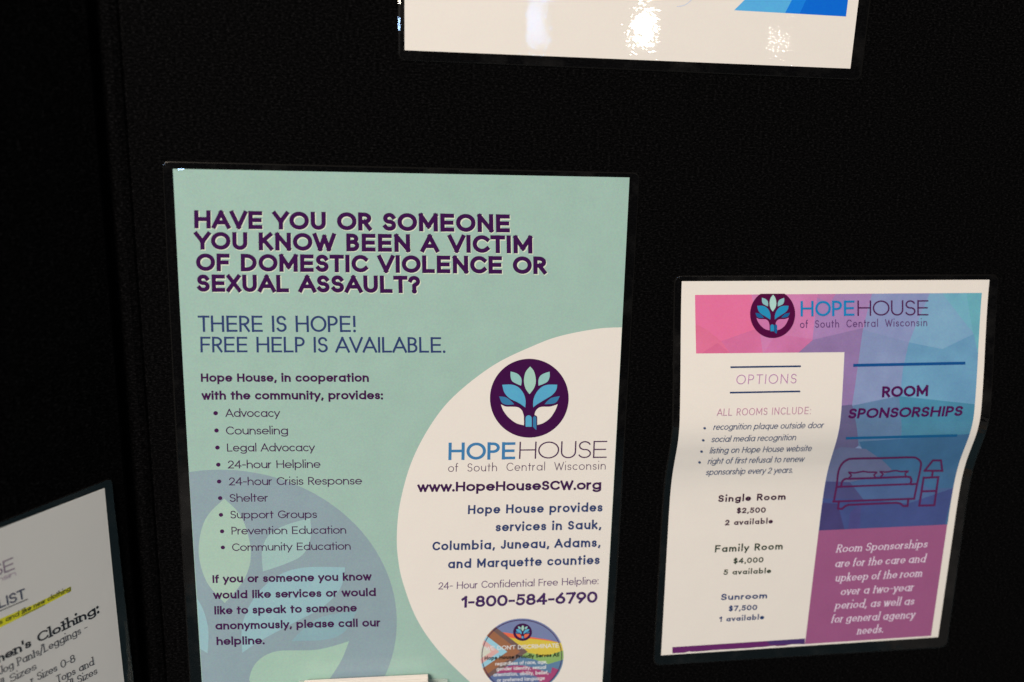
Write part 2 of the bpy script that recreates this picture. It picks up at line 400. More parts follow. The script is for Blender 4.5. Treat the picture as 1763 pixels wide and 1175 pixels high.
def write(D, text, A, B, cap, wt, m, lean=None, xh=.70, space=.34, tr=.06, contrast=.86, serif=False, shift=(0, 0)):
    """one line of lettering from base point A to base point B, `cap` tall, pen width wt (share of the cap height);
    lean: sideways run of the letters per unit of height; missing room goes between the letters"""
    wt = wt * 1.13 + .008
    A = np.array(A, float) + shift; B = np.array(B, float) + shift
    length = np.linalg.norm(B - A) / cap
    gl = []; core = fixed = 0.0
    for ch in text:
        if ch == ' ': gl.append([ch, None, 0, space, 0]); core += space; continue
        if ch in LOW: W, sb, st = LOW[ch]; c = W * (xh - wt)
        else: W, sb, st = CAP[ch]; c = W * (1 - wt)
        gl.append([ch, st, wt, c, sb]); core += c; fixed += wt + 1.5 * sb
    n = max(1, len(gl) - 1); fixed -= .75 * (gl[0][4] + gl[-1][4])
    g = (length - fixed - tr * n) / core          # letters widen or narrow to fill the measured line
    gl = [(ch, st, f_ + c * g, sb) for ch, st, f_, c, sb in gl]; trc = tr
    if lean is None: lean = (A[0] + B[0] - 1412) / 14000
    d = (B - A) / np.linalg.norm(B - A)
    tf = TF(A, d * cap, np.array([lean * cap, -cap]), contrast)
    x = -gl[0][3] * .75
    for ch, st, W, sb in gl:
        x += sb * .75
        if st:
            low = ch in LOW
            def yy(Y):
                if not low: return wt / 2 + Y * (1 - wt)
                if Y < 0: return wt / 2 + Y * .27
                if Y <= 1: return wt / 2 + Y * (xh - wt)
                return xh - wt / 2 + (Y - 1) * (1.07 - xh)
            def mp(p): return (x + wt / 2 + p[0] * max(0, W - wt), yy(p[1]))
            for s_ in st:
                if s_[0] == 'dot':
                    c = mp((s_[1], s_[2])); r = wt * .62
                    D.poly([tf((c[0] + r * math.cos(k * math.pi / 6), c[1] + r * math.sin(k * math.pi / 6))) for k in range(12)], m)
                    continue
                pts = [mp(p) for p in s_]; closed = s_ is O_ or (len(s_) > 15 and abs(s_[0][0] - s_[-1][0]) < 1e-6 and abs(s_[0][1] - s_[-1][1]) < 1e-6)
                D.band(pts, wt, m, closed, tf)
                if serif and not closed:
                    for e0, e1 in ((pts[0], pts[1]), (pts[-1], pts[-2])):
                        dx, dy = e0[0] - e1[0], e0[1] - e1[1]
                        if abs(dy) > .25 and abs(dx) < abs(dy) * .75:
                            sw = (wt * .7 + .035) * serif; th = (wt * .40 + .012) * serif ** .5; off = (wt - th) / 2 * (1 if dy > 0 else -1)
                            D.band([(e0[0] - sw, e0[1] + off), (e0[0] + sw * (.9 if dy < 0 or not low else .2), e0[1] + off)], th, m, False, TF(tf.A, tf.dx, tf.up), sq=False)
        x += W + sb * .75 + trc

# ------------------------------------------------------------------ sheets and their laminating film
def bil(q, s, t):
    a, b, c, d = [np.array(p, float) for p in q]     # TL TR BR BL
    return (a * (1 - s) + b * s) * (1 - t) + (d * (1 - s) + c * s) * t
def make_paper(parent, surf, quad, mat, edges=None, name='paper', n=(4, 90)):
    """the sheet itself, 0.12 mm thick; edges(side, t) bends its outline"""
    nx, ny = n; bm = bmesh.new(); g = {}
    ys = [j / ny for j in range(ny + 1)]
    for side, l in ((0, PZ), (1, PZ - .00012)):
        for j, t in enumerate(ys):
            for i in range(nx + 1):
                p = bil(quad, i / nx, t)
                if edges: p = p + edges(i / nx, t)
                g[side, i, j] = bm.verts.new(surf.at(p[0], p[1], l) if side == 0 else
                                             tuple(np.array(surf.at(p[0], p[1], PZ)) - surf.N * .00012))
    for j in range(ny):
        for i in range(nx):
            bm.faces.new([g[0, i, j], g[0, i, j + 1], g[0, i + 1, j + 1], g[0, i + 1, j]])
            bm.faces.new([g[1, i, j], g[1, i + 1, j], g[1, i + 1, j + 1], g[1, i, j + 1]])
    for i in range(nx):
        bm.faces.new([g[0, i, 0], g[0, i + 1, 0], g[1, i + 1, 0], g[1, i, 0]])
        bm.faces.new([g[0, i + 1, ny], g[0, i, ny], g[1, i, ny], g[1, i + 1, ny]])
    for j in range(ny):
        bm.faces.new([g[0, 0, j + 1], g[0, 0, j], g[1, 0, j], g[1, 0, j + 1]])
        bm.faces.new([g[0, nx, j], g[0, nx, j + 1], g[1, nx, j + 1], g[1, nx, j]])
    bmesh.ops.recalc_face_normals(bm, faces=bm.faces[:])
    me = bpy.data.meshes.new(name); bm.to_mesh(me); bm.free(); me.materials.append(mat)
    for p in me.polygons: p.use_smooth = surf.rows is not None and False
    return link(name, me, parent)
def make_film(parent, surf, outer, inner, rad, edges=None, curl=None, m=46):
    """clear margin of the pouch round the paper: rounded corners, a pressed rim, a step down to the sheet"""
    A = [np.array(p, float) for p in outer]; B = [np.array(p, float) for p in inner]
    ctr = np.mean(A, axis=0); out, inn = [], []
    for k in range(4):
        a, b = A[k], A[(k + 1) % 4]; ia, ib = B[k], B[(k + 1) % 4]; L = np.linalg.norm(b - a); u = (b - a) / L
        for i in range(m + 1):
            t = i / m; dd = rad + (L - 2 * rad) * t; out.append(a + u * dd)
            s = dd / L; s = min(1, max(0, (dd - rad) / (L - 2 * rad)))
            inn.append(ia + (ib - ia) * s)
        c, nx_ = A[(k + 1) % 4], A[(k + 2) % 4]; v = (nx_ - c) / np.linalg.norm(nx_ - c)
        p0 = c - u * rad; p2 = c + v * rad
        for i in range(1, 8):
            th = i / 8 * math.pi / 2; out.append(p0 + u * rad * math.sin(th) + v * rad * (1 - math.cos(th))); inn.append(B[(k + 1) % 4])
    n = len(out)
    def off(p, q, amt):
        d = q - p; return p + d / max(1e-6, np.linalg.norm(d)) * amt
    def ed(p):                   # bend the outline along with the paper
        if not edges: return p
        x0 = min(a[0] for a in A); x1 = max(a[0] for a in A); y0 = min(a[1] for a in A); y1 = max(a[1] for a in A)
        return p + edges((p[0] - x0) / (x1 - x0), (p[1] - y0) / (y1 - y0))
    rings = []
    for amt, l in (('in', PZ - .00022), (2.6, PZ - .00022), (1.0, PZ - .00032), (0.0, PZ - .0007)):
        r_ = []
        for o, i_ in zip(out, inn):
            p = off(i_, ctr, 2.0) if amt == 'in' else off(o, ctr, amt)
            lf = l + (curl(o) if curl and amt != 'in' else 0)
            p = ed(p); r_.append(surf.at(p[0], p[1], lf))
        rings.append(r_)
    v = [tuple(p) for r_ in rings for p in r_]; f = []; mi = []
    for k in range(3):
        for i in range(n):
            j = (i + 1) % n
            f.append([k * n + i, k * n + j, (k + 1) * n + j, (k + 1) * n + i]); mi.append(0 if k == 0 else 1)
    me = bpy.data.meshes.new('film_border'); me.from_pydata(v, [], f)
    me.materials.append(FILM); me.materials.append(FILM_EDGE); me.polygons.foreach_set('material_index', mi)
    bm = bmesh.new(); bm.from_mesh(me); bmesh.ops.recalc_face_normals(bm, faces=bm.faces[:])
    s_ = sum(fc.normal.dot(Vector(surf.N)) * fc.calc_area() for fc in bm.faces)
    if s_ < 0: bmesh.ops.reverse_faces(bm, faces=bm.faces[:])
    bm.to_mesh(me); bm.free()
    return link('film_border', me, parent)

# the tree mark, measured on the big print (centre 631,596 radius 469)
def lg(pts): return [((x - 631) / 469, (y - 596) / 469) for x, y in pts]
LOGO = [
 ('leaf_pale', lg([(641, 218)] + smooth([(641, 218), (688, 280), (709, 385), (690, 470), (634, 548)], 6)[1:] + smooth([(634, 548), (586, 480), (567, 385), (587, 285), (641, 218)], 6)[1:-1])),
 ('leaf_green', lg(smooth([(408, 278), (480, 300), (525, 340), (540, 390), (532, 447)], 6) + smooth([(532, 447), (470, 420), (425, 390), (408, 340), (408, 278)], 6)[1:-1])),
 ('leaf_green', lg(smooth([(873, 280), (873, 340), (850, 395), (800, 425), (740, 448)], 6) + smooth([(740, 448), (740, 380), (762, 330), (810, 300), (873, 280)], 6)[1:-1])),
 ('leaf_blue', lg(smooth([(308, 436), (420, 434), (500, 465), (560, 535), (586, 620), (583, 706)], 6) + smooth([(583, 706), (500, 650), (400, 600), (335, 530), (308, 436)], 6)[1:-1])),
 ('leaf_blue', lg(smooth([(964, 435), (950, 500), (900, 560), (820, 610), (730, 665), (677, 705)], 6) + smooth([(677, 705), (680, 615), (715, 530), (775, 465), (850, 436), (964, 435)], 6)[1:-1])),
 ('leaf_dark', lg(smooth([(272, 574), (350, 585), (410, 625), (452, 668)], 6) + smooth([(452, 668), (370, 675), (305, 650), (272, 574)], 6)[1:-1])),
 ('leaf_dark', lg(smooth([(994, 570), (960, 635), (910, 662), (812, 668)], 6) + smooth([(812, 668), (850, 625), (900, 590), (994, 570)], 6)[1:-1])),
 ('gap', lg(smooth([(293, 668), (350, 695), (430, 697), (500, 705), (545, 745), (566, 810)], 6) + smooth([(566, 810), (568, 870), (567, 918)], 3)[1:] + smooth([(567, 918), (470, 890), (380, 820), (320, 740), (293, 668)], 6)[1:-1])),
 ('gap', lg(smooth([(969, 668), (940, 740), (880, 830), (800, 890), (725, 914)], 6) + [(725, 820)] + smooth([(712, 803), (694, 790), (715, 735), (770, 700), (880, 695), (969, 668)], 6)[:-1])),
 ('door', lg([(586, 935), (586, 830)] + [(623 + 37 * math.cos(R(a)), 836 - 37 * math.sin(R(a))) for a in range(180, -1, -20)] + [(660, 935)])),
 ('rim', lg([(668, 950), (668, 822)] + [(697 + 29 * math.cos(R(a)), 828 - 29 * math.sin(R(a))) for a in range(180, -1, -20)] + [(726, 930), (716, 985)])),
 ('leaf_dark', lg([(674, 935), (674, 825)] + [(695 + 20 * math.cos(R(a)), 832 - 22 * math.sin(R(a))) for a in range(180, -1, -20)] + [(716, 972), (708, 970)])),
]
def logo(D, cx, cy, rx, ry, pal, region=None, lean=0.0):
    tf = lambda p: (cx + p[0] * rx + lean * p[1] * ry, cy + p[1] * ry)
    c = [tf(p) for p in ell(0, 0, 1, 1, 96)]
    D.poly(clip(c, region) if region else c, pal['disc'])
    for key, pts in LOGO:
        if pal.get(key) is None: continue
        q = [tf(p) for p in pts]; D.poly(clip(q, region) if region else q, pal[key])

# inks
I('ink_purple', (58, 20, 62)); I('ink_navy', (48, 58, 92)); I('ink_wine', (64, 24, 62))
GREEN = print_mat('print_sage_green', ink((153, 173, 151)))
CREAM = print_mat('print_white', (PAPER, PAPER, PAPER))
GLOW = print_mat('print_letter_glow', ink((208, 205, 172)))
WM_DISC = print_mat('print_grey_disc', ink((136, 148, 145)))
WM = {'disc': WM_DISC, 'leaf_pale': print_mat('print_wm_pale', ink((160, 178, 153))), 'leaf_green': print_mat('print_wm_green', ink((153, 175, 160))),
      'leaf_blue': print_mat('print_wm_blue', ink((144, 170, 165))), 'leaf_dark': print_mat('print_wm_teal', ink((133, 157, 154))),
      'gap': print_mat('print_wm_gap', ink((157, 178, 152))), 'door': print_mat('print_wm_blue', (0, 0, 0)), 'rim': WM_DISC}
PURPLE = MATS['ink_purple']; NAVY = MATS['ink_navy']; WINE = MATS['ink_wine']
LP = {'disc': I('logo_plum', (62, 16, 58)), 'leaf_pale': I('logo_pale', (160, 188, 162)), 'leaf_green': I('logo_sage', (142, 180, 165)),
      'leaf_blue': I('logo_blue', (86, 154, 174)), 'leaf_dark': I('logo_deep_blue', (56, 112, 142)), 'gap': CREAM,
      'door': I('logo_blue', (0, 0, 0)), 'rim': I('logo_plum', (0, 0, 0))}

# ================================================================== display board
HZ0, HZ1 = 0.35, 2.05
def slab(name, parent, a, b, th, bev=.006):
    """upright fabric-covered panel between two points of the floor plan, rounded edges"""
    a = Vector((a[0], a[1], 0)); b = Vector((b[0], b[1], 0)); u = (b - a).normalized(); back = Vector((-u.y, u.x, 0))
    bm = bmesh.new()
    vs = [bm.verts.new(p + Vector((0, 0, z))) for z in (HZ0, HZ1) for p in (a, b, b + back * th, a + back * th)]
    for f in ((0, 1, 5, 4), (1, 2, 6, 5), (2, 3, 7, 6), (3, 0, 4, 7), (3, 2, 1, 0), (4, 5, 6, 7)): bm.faces.new([vs[i] for i in f])
    bmesh.ops.recalc_face_normals(bm, faces=bm.faces[:])
    bmesh.ops.bevel(bm, geom=bm.edges[:], offset=bev, segments=3, affect='EDGES')
    me = bpy.data.meshes.new(name); bm.to_mesh(me); bm.free(); me.materials.append(FABRIC)
    return link(name, me, parent)
board = thing('display_board', 'black fabric-covered folding display board behind all the laminated sheets', 'display board', (0, 0, HZ0))
g_ = 0.004
slab('panel', board, (hp[0] + g_, 0), (hp[0] + 1.25, 0), .02)
wl = np.array([hp[0], 0]) - dw[:2] * g_
slab('panel', board, tuple(wl - dw[:2] * 0.62), tuple(wl), .02)
# cloth hinge in the joint
bm = bmesh.new(); ring = []
for z in (HZ0 + .005, HZ1 - .005):
    ring.append([bm.verts.new((hp[0] + .010 * math.cos(R(a)), .0115 + .010 * math.sin(R(a)), z)) for a in range(0, 360, 24)])
for i in range(15): bm.faces.new([ring[0][i], ring[0][(i + 1) % 15], ring[1][(i + 1) % 15], ring[1][i]])
me = bpy.data.meshes.new('cloth_hinge'); bm.to_mesh(me); bm.free(); me.materials.append(FABRIC); link('cloth_hinge', me, board)

# ================================================================== the large sage-green poster
S = BOARD
poster = thing('information_poster', 'large sage-green laminated poster headed HAVE YOU OR SOMEONE, in the middle of the board', 'poster', tuple(S.at(698, 300)))
Q = [(297.6, 291), (1083.8, 306), (1024, 1392), (362.5, 1398)]
def bow(s, t):                   # the long edges bow by about a pixel or two
    return np.array([-3.0 * math.sin(math.pi * min(1, t * 1.0)) * (1 - s) + 2.0 * math.sin(math.pi * t) * s, 0])
make_paper(poster, S, Q, GREEN, bow)
paper = [o for o in poster.children if o.name.startswith('paper')][0]
make_film(poster, S, [(279.5, 277.5), (1101.5, 297.5), (1037, 1410), (341, 1416)], Q, 10, bow)
def sub(name, fn, parent=paper, surf=S, lift=PZ + 2e-5, label=None):
    D = Drawing(surf, lift); fn(D); return D.build(name, parent, label)
def pedge(side):                 # paper outline including the bow, for clipping
    return [tuple(bil(Q, side, t) + bow(side, t)) for t in (0.0, .05, .1, .2, .3, .4, .5, .6, .7, .8, .9, 1.0)]
PR = pedge(1); PLf = pedge(0)
inside = [(PLf[0][0] + .3, PLf[0][1])] + [(PR[0][0] - .3, PR[0][1])] + [(x - .3, y) for x, y in PR[1:]] + [(x + .3, y) for x, y in PLf[:0:-1]]
def f_circle(D):
    top = smooth([(1110, 563.2), (1068.4, 564), (1027.6, 566.5), (966, 578.5), (920.4, 594.8), (850, 629), (782, 682), (741, 733), (708, 797), (688.5, 868), (683.2, 925),
                  (686, 967), (694.3, 1005.4), (717, 1065), (754, 1119.4), (809.7, 1175), (850, 1205), (900, 1232), (960, 1250), (1100, 1262)], 8)
    poly = clip(top, [(600, 500), (1500, 500), (1500, 1300), (600, 1300)])
    # cut along the right edge of the sheet
    ys = [p for p in PR if 563 < p[1] < 1262]
    keep = [p for p in top if p[0] < np.interp(p[1], [q[1] for q in PR], [q[0] for q in PR]) - .3]
    edge = [(np.interp(y, [q[1] for q in PR], [q[0] for q in PR]) - .3, y) for y in np.linspace(keep[-1][1], keep[0][1], 40)]
    D.poly(keep + edge, CREAM)
sub('white_circle', f_circle)
def f_wm(D): logo(D, 386, 1065, 297, 256, WM, inside_l, lean=.03)
inside_l = [(PLf[0][0] + .4, 291), (900, 291), (900, 1300)] + [(np.interp(1300, [q[1] for q in PLf], [q[0] for q in PLf]) + .4, 1300)]
def f_wm(D):
    ly = [q[1] for q in PLf]; lx = [q[0] for q in PLf]
    def cut(poly):               # clip by the bowed left edge, then keep only what is on the sheet
        base = clip(poly, [(np.interp(800, ly, lx) + .3, 800), (900, 800), (900, 1330), (np.interp(1330, ly, lx) + .3, 1330)])
        return base
    tf = lambda p: (386 + p[0] * 297 + .03 * p[1] * 256, 1065 + p[1] * 256)
    D.poly(cut([tf(p) for p in ell(0, 0, 1, 1, 120)]), WM['disc'])
    for key, pts in LOGO: 
        q = cut([tf(p) for p in pts]); D.poly(q, WM[key])
sub('tree_watermark', f_wm)
HEAD = [("HAVE YOU OR SOMEONE", (334.5, 393.5), (878, 400.8), 30.4), ("YOU KNOW BEEN A VICTIM", (334.5, 430), (916.7, 437), 30.0),
        ("OF DOMESTIC VIOLENCE OR", (337.6, 467), (941, 472.5), 29.6), ("SEXUAL ASSAULT?", (338.8, 502.8), (723.7, 505.3), 29.2)]
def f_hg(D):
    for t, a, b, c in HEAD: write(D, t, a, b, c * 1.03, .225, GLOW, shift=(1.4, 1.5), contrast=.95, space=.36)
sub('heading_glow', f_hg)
def f_h(D):
    for t, a, b, c in HEAD: write(D, t, a, b, c * 1.03, .205, PURPLE, contrast=.95, space=.36)
sub('heading', f_h, lift=PZ + 9e-5)
def f_s(D):
    write(D, "THERE IS HOPE!", (341.3, 571.8), (612.4, 572.2), 28.2, .115, NAVY)
    write(D, "FREE HELP IS AVAILABLE.", (345.3, 607), (766.6, 607.8), 27, .115, NAVY)
sub('subheading', f_s, lift=PZ + 9e-5)
def f_i(D):
    write(D, "Hope House, in cooperation", (346, 657.9), (635.2, 657.9), 14.5, .195, WINE, xh=.78)
    write(D, "with the community, provides:", (347.2, 688.6), (659.3, 688.1), 14.5, .195, WINE, xh=.78)
sub('intro_text', f_i, lift=PZ + 9e-5)
LIST = [("Advocacy", (371.2, 711.7), (388.1, 718.4), (482.3, 718.4)), ("Counseling", (372.7, 741.5), (389.3, 748.7), (495.8, 748.3)),
        ("Legal Advocacy", (374.3, 771), (391, 777.9), (542.3, 777.5)), ("24-hour Helpline", (375.8, 800.4), (392.4, 807), (551.8, 806)),
        ("24-hour Crisis Response", (377.2, 829.4), (394.3, 836.1), (623.3, 834.6)), ("Shelter", (378.9, 858), (395.3, 864.6), (462, 863.9)),
        ("Support Groups", (380.4, 886.8), (396.5, 893.2), (546, 892.4)), ("Prevention Education", (382.3, 915.2), (398.7, 920.8), (596, 919.2)),
        ("Community Education", (383.6, 943), (399.7, 949.2), (603.8, 946.8))]
def f_l(D):
    for k, (t, d, a, b) in enumerate(LIST):
        D.poly(ell(d[0], d[1], 3.9 - k * .04, 3.6 - k * .04, 18), WINE)
        write(D, t, a, b, 14.2 - .12 * k, .105, WINE, xh=.72)
sub('service_list', f_l, lift=PZ + 9e-5)
def f_c(D):
    for t, a, b in (("If you or someone you know", (366, 1004.2), (640, 999.7)), ("would like services or would", (367, 1031.6), (647.2, 1026.8)),
                    ("like to speak to someone", (369.2, 1058.4), (614.5, 1053.6)), ("anonymously, please call our", (371, 1084.7), (655.2, 1079)),
                    ("helpline.", (373, 1111.2), (455.5, 1109.6))):
        write(D, t, a, b, 13.5, .195, WINE, xh=.78)
sub('closing_text', f_c, lift=PZ + 9e-5)
sub('tree_logo', lambda D: logo(D, 911.3, 686, 67.8, 67.9, LP), lift=PZ + 9e-5)
HB = I('ink_steel_blue', (62, 114, 148))
def f_w(D):
    write(D, "HOPE", (771.9, 792.5), (886.8, 791.4), 30, .15, HB)
    write(D, "HOUSE", (893.5, 790.6), (1044.4, 788.8), 29.6, .065, WINE)
    write(D, "of South Central Wisconsin", (771.4, 812.9), (1042.6, 808.8), 14.2, .07, WINE, xh=.68, space=.75, tr=.15)
sub('wordmark', f_w, lift=PZ + 9e-5)
sub('web_address', lambda D: write(D, "www.HopeHouseSCW.org", (718.3, 847.4), (1035, 843.3), 16.6, .20, PURPLE, xh=.77), lift=PZ + 9e-5)
def f_cty(D):
    for t, a, b in (("Hope House provides", (805.5, 885.6), (1037.3, 881.3)), ("services in Sauk,", (853, 915.6), (1035, 911.3)),
                    ("Columbia, Juneau, Adams,", (744.2, 948.4), (1033.6, 942)), ("and Marquette counties", (771.2, 979.2), (1032.4, 971.8))):
        write(D, t, a, b, 15.5, .182, NAVY, xh=.75, tr=.11)
sub('county_text', f_cty, lift=PZ + 9e-5)
VIO = I('ink_faded_purple', (96, 66, 96))
def f_help(D):
    write(D, "24- Hour Confidential Free Helpline:", (754.7, 1015.4), (1030.2, 1006.2), 12.4, .10, VIO, xh=.70)
    write(D, "1-800-584-6790", (794, 1046.9), (1028.4, 1038.1), 20, .19, I('ink_deep_violet', (66, 36, 78)))
sub('helpline_number', f_help, lift=PZ + 9e-5)
def f_badge(D):
    Z = lambda pts: [(800 + x / 8.705, 1040 + y / 8.705) for x, y in pts]
    circ = ell(898.6, 1129.5, 71.6, 64.3, 64)
    put = lambda pts, n, c: D.poly(clip(Z(pts), circ), I(n, c))
    D.poly(circ, I('badge_slate', (116, 120, 146)))
    put([(480, 415), (640, 435), (900, 483), (1250, 538), (1500, 600), (1500, 700), (600, 560)], 'badge_orange', (222, 100, 66))
    put([(560, 480), (760, 522), (1000, 522), (1250, 552), (1500, 596), (1500, 760), (1300, 790), (900, 800), (700, 700)], 'badge_yellow', (208, 176, 62))
    put([(700, 830), (830, 760), (930, 730), (1010, 742), (1200, 792), (1500, 690), (1500, 900), (1340, 925), (1050, 880), (800, 880)], 'badge_green', (134, 160, 88))
    put([(300, 900), (600, 850), (830, 790), (1050, 835), (1250, 905), (1360, 870), (1500, 830), (1500, 1300), (300, 1300)], 'badge_teal', (92, 118, 138))
    put([(480, 1000), (560, 955), (720, 920), (900, 925), (1100, 982), (1290, 1042), (1310, 950), (1420, 990), (1330, 1110), (1230, 1200), (1120, 1175), (1080, 1090), (900, 1040), (700, 1028), (480, 1045)], 'badge_magenta', (160, 66, 100))
    put([(300, 1060), (480, 1045), (700, 1028), (900, 1040), (1060, 1090), (1150, 1200), (1150, 1500), (300, 1500)], 'badge_slate_low', (92, 104, 134))
    for tx, n, c in ((945, 'badge_umber', (112, 84, 74)), (835, 'badge_brown', (150, 96, 64)), (640, 'badge_sky', (148, 186, 188)), (520, 'badge_pink', (212, 158, 142)), (400, 'badge_cream', (206, 196, 170))):
        put([(tx, 718), (tx - 560, 718 - 560 * .77), (tx - 1000, 718 - 1000 * .77), (tx - 1000, 718 + 1000 * .67), (tx - 560, 718 + 560 * .67)], n, c)
    D.band(ell(898.4, 1129.7, 68.6, 61.6, 64), 1.3, WINE, True)
    mini = dict(LP); mini['gap'] = MATS['badge_orange']
    logo(D, 899.7, 1088.8, 16.2, 15, mini)
    Wt = I('badge_white', (216, 206, 192)); K = print_mat('ink_black', (.008, .008, .009))
    write(D, "WE DON'T DISCRIMINATE", (835.6, 1120.4), (962, 1115.2), 7.3, .14, Wt)
    write(D, "Hope House Proudly Serves All", (834.2, 1137), (962.5, 1130.8), 6.9, .185, K, xh=.72)
    for t, a, b in (("regardless of race, age,", (852.8, 1146.3), (941.9, 1142.5)), ("gender identity, sexual", (854.9, 1155.2), (939.9, 1151.8)),
                    ("orientation, ability, belief,", (849.4, 1165.2), (944.2, 1161.0)), ("or preferred language", (855.7, 1174.6), (937.9, 1170.8))):
        write(D, t, a, b, 6.1, .15, Wt, xh=.74)
sub('round_badge', f_badge, lift=PZ + 9e-5)

# ================================================================== white sheet at the top of the board
WREF = (224, 210, 200)
WTOP = print_mat('print_white_top', (.80, .80, .80), ripple=1.0)
top = thing('blue_cornered_sheet', 'white laminated sheet with blue corner and lamp glare, topmost on the board', 'sign', tuple(S.at(1080, 60)))
QT = [(696.0, -470), (1536, -478), (1464, 118.5), (696.6, 86.8)]
make_paper(top, S, QT, WTOP, None, n=(4, 30))
paperT = [o for o in top.children if o.name.startswith('paper')][0]
def curlT(o):                    # the left rim of the pouch lifts off a little
    return .0011 * max(0, 1 - abs(o[0] - 686) / 6) if o[1] < 92 else 0
make_film(top, S, [(685.6, -486), (1560, -496), (1482.5, 138.6), (686.0, 104.5)], QT, 12)
def f_blue(D):
    D.poly([(1264, 18), (1456.6, 28.8), (1512, -430), (1480, -432), (1282, 0)], I('print_sky_blue', (86, 160, 206)))
    D.poly([(1351.7, 22.7), (1456.6, 28.8), (1512, -430), (1480, -432), (1364, -1)], I('print_blue', (26, 116, 192)))
    D.poly([(1376.6, 24.2), (1456.6, 28.8), (1512, -430), (1480, -432), (1388, 0)], I('print_deep_blue', (14, 96, 182)))
    D.band(smooth([(1230, -60), (1204, -14), (1192, -1), (1181.7, 7.6), (1174, 10.5), (1166, 11.6)], 5), 1.1, I('print_pale_blue', (182, 186, 194)))
sub('blue_corner', f_blue, paperT)

def glint_strip(parent, surf, quad, mid, lift, arch=.25, n=9):
    """added strip of lifted film, angled to flash the window lamp at the camera: curved along its length"""
    q = np.array(surf.at(*mid, lift)); v = CAM - q; v /= np.linalg.norm(v); l = np.array(WIN) - q; l /= np.linalg.norm(l)
    N0 = (v + l); N0 /= np.linalg.norm(N0)  # tilt set between camera and lamp, so the added strip makes a glint
    bm = bmesh.new(); rows = []
    for i in range(n):
        t = i / (n - 1); r_ = []
        for k in range(3):
            p = bil(quad, t, k / 2) if abs(quad[1][0] - quad[0][0]) > abs(quad[3][1] - quad[0][1]) else bil(quad, k / 2, t)
            r = ray(*p); tt = ((q - CAM) @ N0) / (r @ N0); pt = CAM + r * tt
            r_.append(bm.verts.new(tuple(pt - N0 * arch * .001 * (2 * t - 1) ** 2)))
        rows.append(r_)
    for a, b in zip(rows[:-1], rows[1:]):
        for k in range(2): bm.faces.new([a[k], a[k + 1], b[k + 1], b[k]])
    bmesh.ops.recalc_face_normals(bm, faces=bm.faces[:])
    if sum((f.normal.dot(Vector(N0)) for f in bm.faces)) < 0: bmesh.ops.reverse_faces(bm, faces=bm.faces[:])
    for f in bm.faces: f.smooth = True
    me = bpy.data.meshes.new('film_glint'); bm.to_mesh(me); bm.free(); me.materials.append(FILM); link('film_glint', me, parent)
glint_strip(top, S, [(685.2, -6), (688.9, -6), (689.2, 92), (685.4, 92)], (687, 34), .0026, .8, 15)
glint_strip(poster, S, [(298.2, 290.0), (325.6, 290.9), (325.2, 292.8), (298.4, 293.2)], (312, 291.5), .0036, .1)

# ================================================================== the swelling flyer on the right
fly = thing('room_flyer', 'wavy laminated pink and blue flyer with bed drawing, right of green poster', 'flyer', tuple(S.at(1420, 800)))
# its outline as it would lie flat, then carried onto the swelling sheet
NAD = np.array([608.5, 179.3])
class Sheet(Wavy):
    """coordinates of the sheet: photo measure it would have if it lay flat on the board"""
    def __init__(s, base): s.__dict__.update(base.__dict__)
    def at(s, px, py, lift=0.0):
        p = Flat.at(s, px, py, 0.0); return p + s.N * (lift + s.swell(p[2]))
FLAT = Sheet(WAVE)
QF = [(1172.7, 484), (1701.5, 481.5), (1613.4, 1095.7), (1137.3, 1127.0)]
FW = print_mat('print_white_flyer', (.80, .80, .80))
make_paper(fly, FLAT, QF, FW, None, n=(4, 120))
paperF = [o for o in fly.children if o.name.startswith('paper')][0]
make_film(fly, FLAT, [(1160.5, 474.5), (1719.5, 472.5), (1629.5, 1114.5), (1123.5, 1146)], QF, 12, None, m=90)
FREF = (226, 212, 198)
def IF(n, c): return I(n, c, FREF)
def field(x, y):                 # the soft run of colour beneath the facets: rose to mauve to teal, deepening to indigo with some shade painted in
    kx = [1190, 1300, 1400, 1470, 1560, 1690]
    up = [(222, 106, 144), (216, 106, 150), (176, 112, 164), (140, 126, 170), (122, 148, 184), (98, 162, 178)]
    mid = [(104, 88, 126)] * 3 + [(90, 98, 134), (70, 120, 150), (58, 128, 148)]
    low = [(60, 56, 102)] * 3 + [(56, 64, 112), (52, 78, 126), (46, 94, 134)]
    pick = lambda t: np.array([np.interp(x, kx, [c[i] for c in t]) for i in range(3)])
    a, b, c = pick(up), pick(mid), pick(low)
    return a + (b - a) * np.clip((y - 600) / 150, 0, 1) if y < 750 else b + (c - b) * np.clip((y - 750) / 110, 0, 1)
